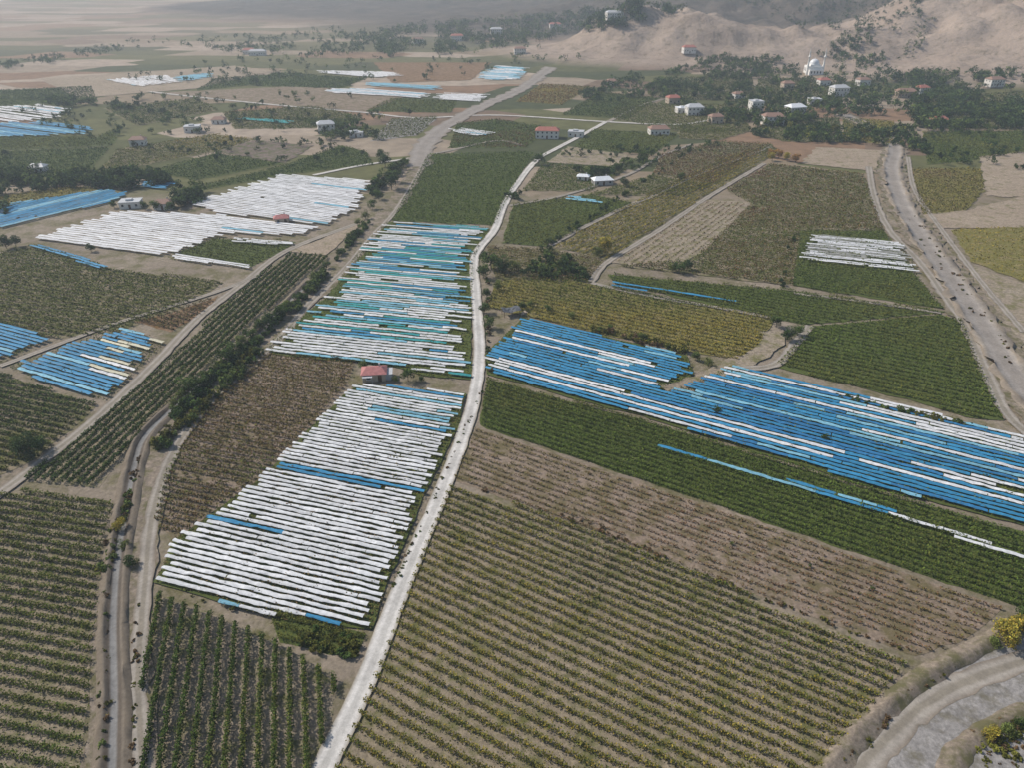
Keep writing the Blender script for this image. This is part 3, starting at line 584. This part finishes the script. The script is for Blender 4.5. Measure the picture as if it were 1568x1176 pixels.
for a in [('farm_house',432,340,6,4.5,2.4,'t','p',.3),('farm_house',202,316,9,7,3,'w','g',.2,True),('farm_house',252,318,8,6,2.8,'w','b',.1),('farm_house',213,222,9,7,4,'w','b',.2),('farm_house',296,201,10,8,4,'w','g',.2,True),
 ('farm_house',336,188,9,7,3,'w','b',.1),('farm_house',500,202,11,8,6,'w','g',.3,False,2),('farm_house',546,208,9,7,3,'w','g',.1,True),('farm_house',838,210,15,8,5,'w','r',-.1,False,2),('farm_house',882,208,10,7,3.5,'w','g',-.2,True),
 ('greenhouse_shed',893,275,6,4,2.2,'w','w',-.2),('greenhouse_shed',922,281,10,6,2.5,'g','w',.2),('farm_house',1008,205,13,8,4,'w','b',.1),('village_house',1062,175,12,9,6,'w','g',.1,False,2),('village_house',1044,172,9,8,4,'w','w',.1,True),
 ('village_house',1182,190,14,9,6,'w','b',.0,False,2),('village_house',1216,175,13,9,6,'w','w',.3,False,2),('village_house',1283,146,14,9,7,'w','g',.2,False,2),('village_house',1095,188,9,7,5,'t','b',.2),('village_house',1156,170,9,9,8,'w','g',.1,True,2),
 ('village_house',1435,190,11,8,4,'w','r',.1),('village_house',1520,134,14,9,6,'w','b',.2,False,2),('village_house',1246,160,9,8,5,'w','g',0,True),('village_house',1030,158,10,8,5,'t','r',.2),('village_house',1320,130,11,8,5,'w','b',.2),
 ('village_house',1385,148,16,9,5,'t','b',0),('village_house',1410,142,10,8,5,'w','r',.3),('village_house',1260,130,10,8,5,'w','r',.1),('village_house',1205,135,10,8,5,'t','b',.1),('village_house',1054,84,14,9,6,'w','r',.1),
 ('village_house',936,130,9,8,4,'w','b',.1),('village_house',796,82,14,9,6,'w','b',.1,False,2),('village_house',395,84,20,9,5,'w','g',.1),('village_house',382,82,14,9,5,'w','r',.1),('village_house',60,262,8,6,3,'w','g',.1),('village_house',1130,150,9,7,4,'w','b',.2),
 ('village_house',700,62,18,10,7,'w','r',.1,False,2),('village_house',640,66,16,10,6,'w','b',.4),('village_house',850,44,18,10,7,'w','r',.1,False,2),('village_house',940,30,20,10,8,'w','g',.2,False,2),('village_house',760,52,18,10,7,'w','g',.1,False,2)]: house(*a)
def lathe(name,prof,n,mat,loc,parent):
    V=[];F=[]
    for r,z in prof:
        for k in range(n): V.append((loc[0]+r*math.cos(6.2832*k/n),loc[1]+r*math.sin(6.2832*k/n),loc[2]+z))
    for i in range(len(prof)-1):
        for k in range(n): F.append((i*n+k,i*n+(k+1)%n,(i+1)*n+(k+1)%n,(i+1)*n+k))
    return mk(name,np.array(V),np.array(F),mat,smooth=True,parent=parent)
x,y,z=[float(a[0]) for a in T(1244,112)]
e=bpy.data.objects.new('mosque',None); sc.collection.objects.link(e); e.location=(x,y,z); MW=plain('mosque_stone',(.76,.75,.72)); MD=plain('dome_lead',(.66,.68,.7),.4)
boxes('walls',[(-7,7,-7,7,-1,7),(-5,5,-5,5,7.002,8.5),(-7,7,-10,-7.003,-1,4)],MW,e)
lathe('dome',[(5,0)]+[(4.8*math.cos(a),.3+4.6*math.sin(a)) for a in np.linspace(0,1.5,9)]+[(.12,5.0),(.1,6.4),(.01,6.6)],24,MD,(0,0,8.503),e)
for sx in (-7.8,7.8): lathe('minaret',[(1.1,-1),(1.1,8),(.8,9),(.75,15),(1.3,15.4),(1.3,16.2),(.7,16.25),(.65,19),(.75,19.1),(.02,24)],12,MW,(sx,-5,0),e)
boxes('windows',[(-5.5+k*3,-4.3+k*3,-10.04,-9.97,.8,2.8) for k in range(4)]+[(-7.04,-6.97,-5+k*3,-3.8+k*3,2,5) for k in range(4)],M_win,e)
x,y,z=[float(a[0]) for a in T(782,482)]
e=bpy.data.objects.new('farm_shed',None); sc.collection.objects.link(e); e.location=(x,y,z); e.rotation_euler=(0,0,.3)
boxes('frame',[(a,a+.12,b,b+.12,0,2.2) for a in (-2.6,0,2.5) for b in (-1.6,1.5)],M_door,e)
V=[];
for i in range(9):
    for j in range(7): V.append((-3+i*.75,-2+j*.67,2.25+.45*math.cos(i*.9)*.5+.25*random.random()-abs(j-3)*.12))
mk('tarp_roof',np.array(V),np.array([[i*7+j,(i+1)*7+j,(i+1)*7+j+1,i*7+j+1] for i in range(8) for j in range(6)]),plain('dark_tarp',(.07,.075,.085),.6,.4,1),smooth=False,parent=e)
boxes('crates',[(3+.7*k%2.1,3.6+.7*k%2.1,-1.5+.8*(k//3),-.9+.8*(k//3),0,.4+.3*(k%3)) for k in range(7)],WM['t'],e)
# ------------------------------------------------------------ haze
v_,f_=box(-9000,9000,-300,14000,-2,420); hz=mk('haze',v_,f_,bpy.data.materials.new('haze_air'))
m=hz.data.materials[0]; m.use_nodes=True; nt=m.node_tree; nt.nodes.clear(); out=nt.nodes.new('ShaderNodeOutputMaterial'); vs=nt.nodes.new('ShaderNodeVolumeScatter')
vs.inputs['Color'].default_value=(.76,.88,1,1); vs.inputs['Density'].default_value=.00028; vs.inputs['Anisotropy'].default_value=.2; nt.links.new(vs.outputs[0],out.inputs['Volume'])
# ------------------------------------------------------------ light
az=math.radians(-65); el=math.radians(42)
w=bpy.data.worlds.new('World'); sc.world=w; w.use_nodes=True; nt=w.node_tree; bg=nt.nodes['Background']; sk=nt.nodes.new('ShaderNodeTexSky'); sk.sky_type='NISHITA'; sk.sun_disc=False
sk.sun_elevation=el; sk.sun_rotation=az; sk.dust_density=1.2; nt.links.new(sk.outputs[0],bg.inputs[0]); bg.inputs[1].default_value=.12
sl=bpy.data.lights.new('sun','SUN'); sl.energy=4.8; sl.angle=math.radians(.6); sl.color=(1,.96,.90); so=bpy.data.objects.new('sun',sl); sc.collection.objects.link(so)
so.rotation_euler=Vector((math.sin(az)*math.cos(el),math.cos(az)*math.cos(el),math.sin(el))).to_track_quat('Z','Y').to_euler()
cam=bpy.data.cameras.new('camera'); co=bpy.data.objects.new('camera',cam); sc.collection.objects.link(co); co.location=(0,0,H); co.rotation_euler=(math.radians(60),0,0)
cam.sensor_width=36; cam.lens=36*FPX/1568; cam.clip_end=40000; sc.camera=co
sc.view_settings.view_transform='Standard'; sc.view_settings.look='None'; sc.view_settings.exposure=0
print('OBJ',len(bpy.data.objects))
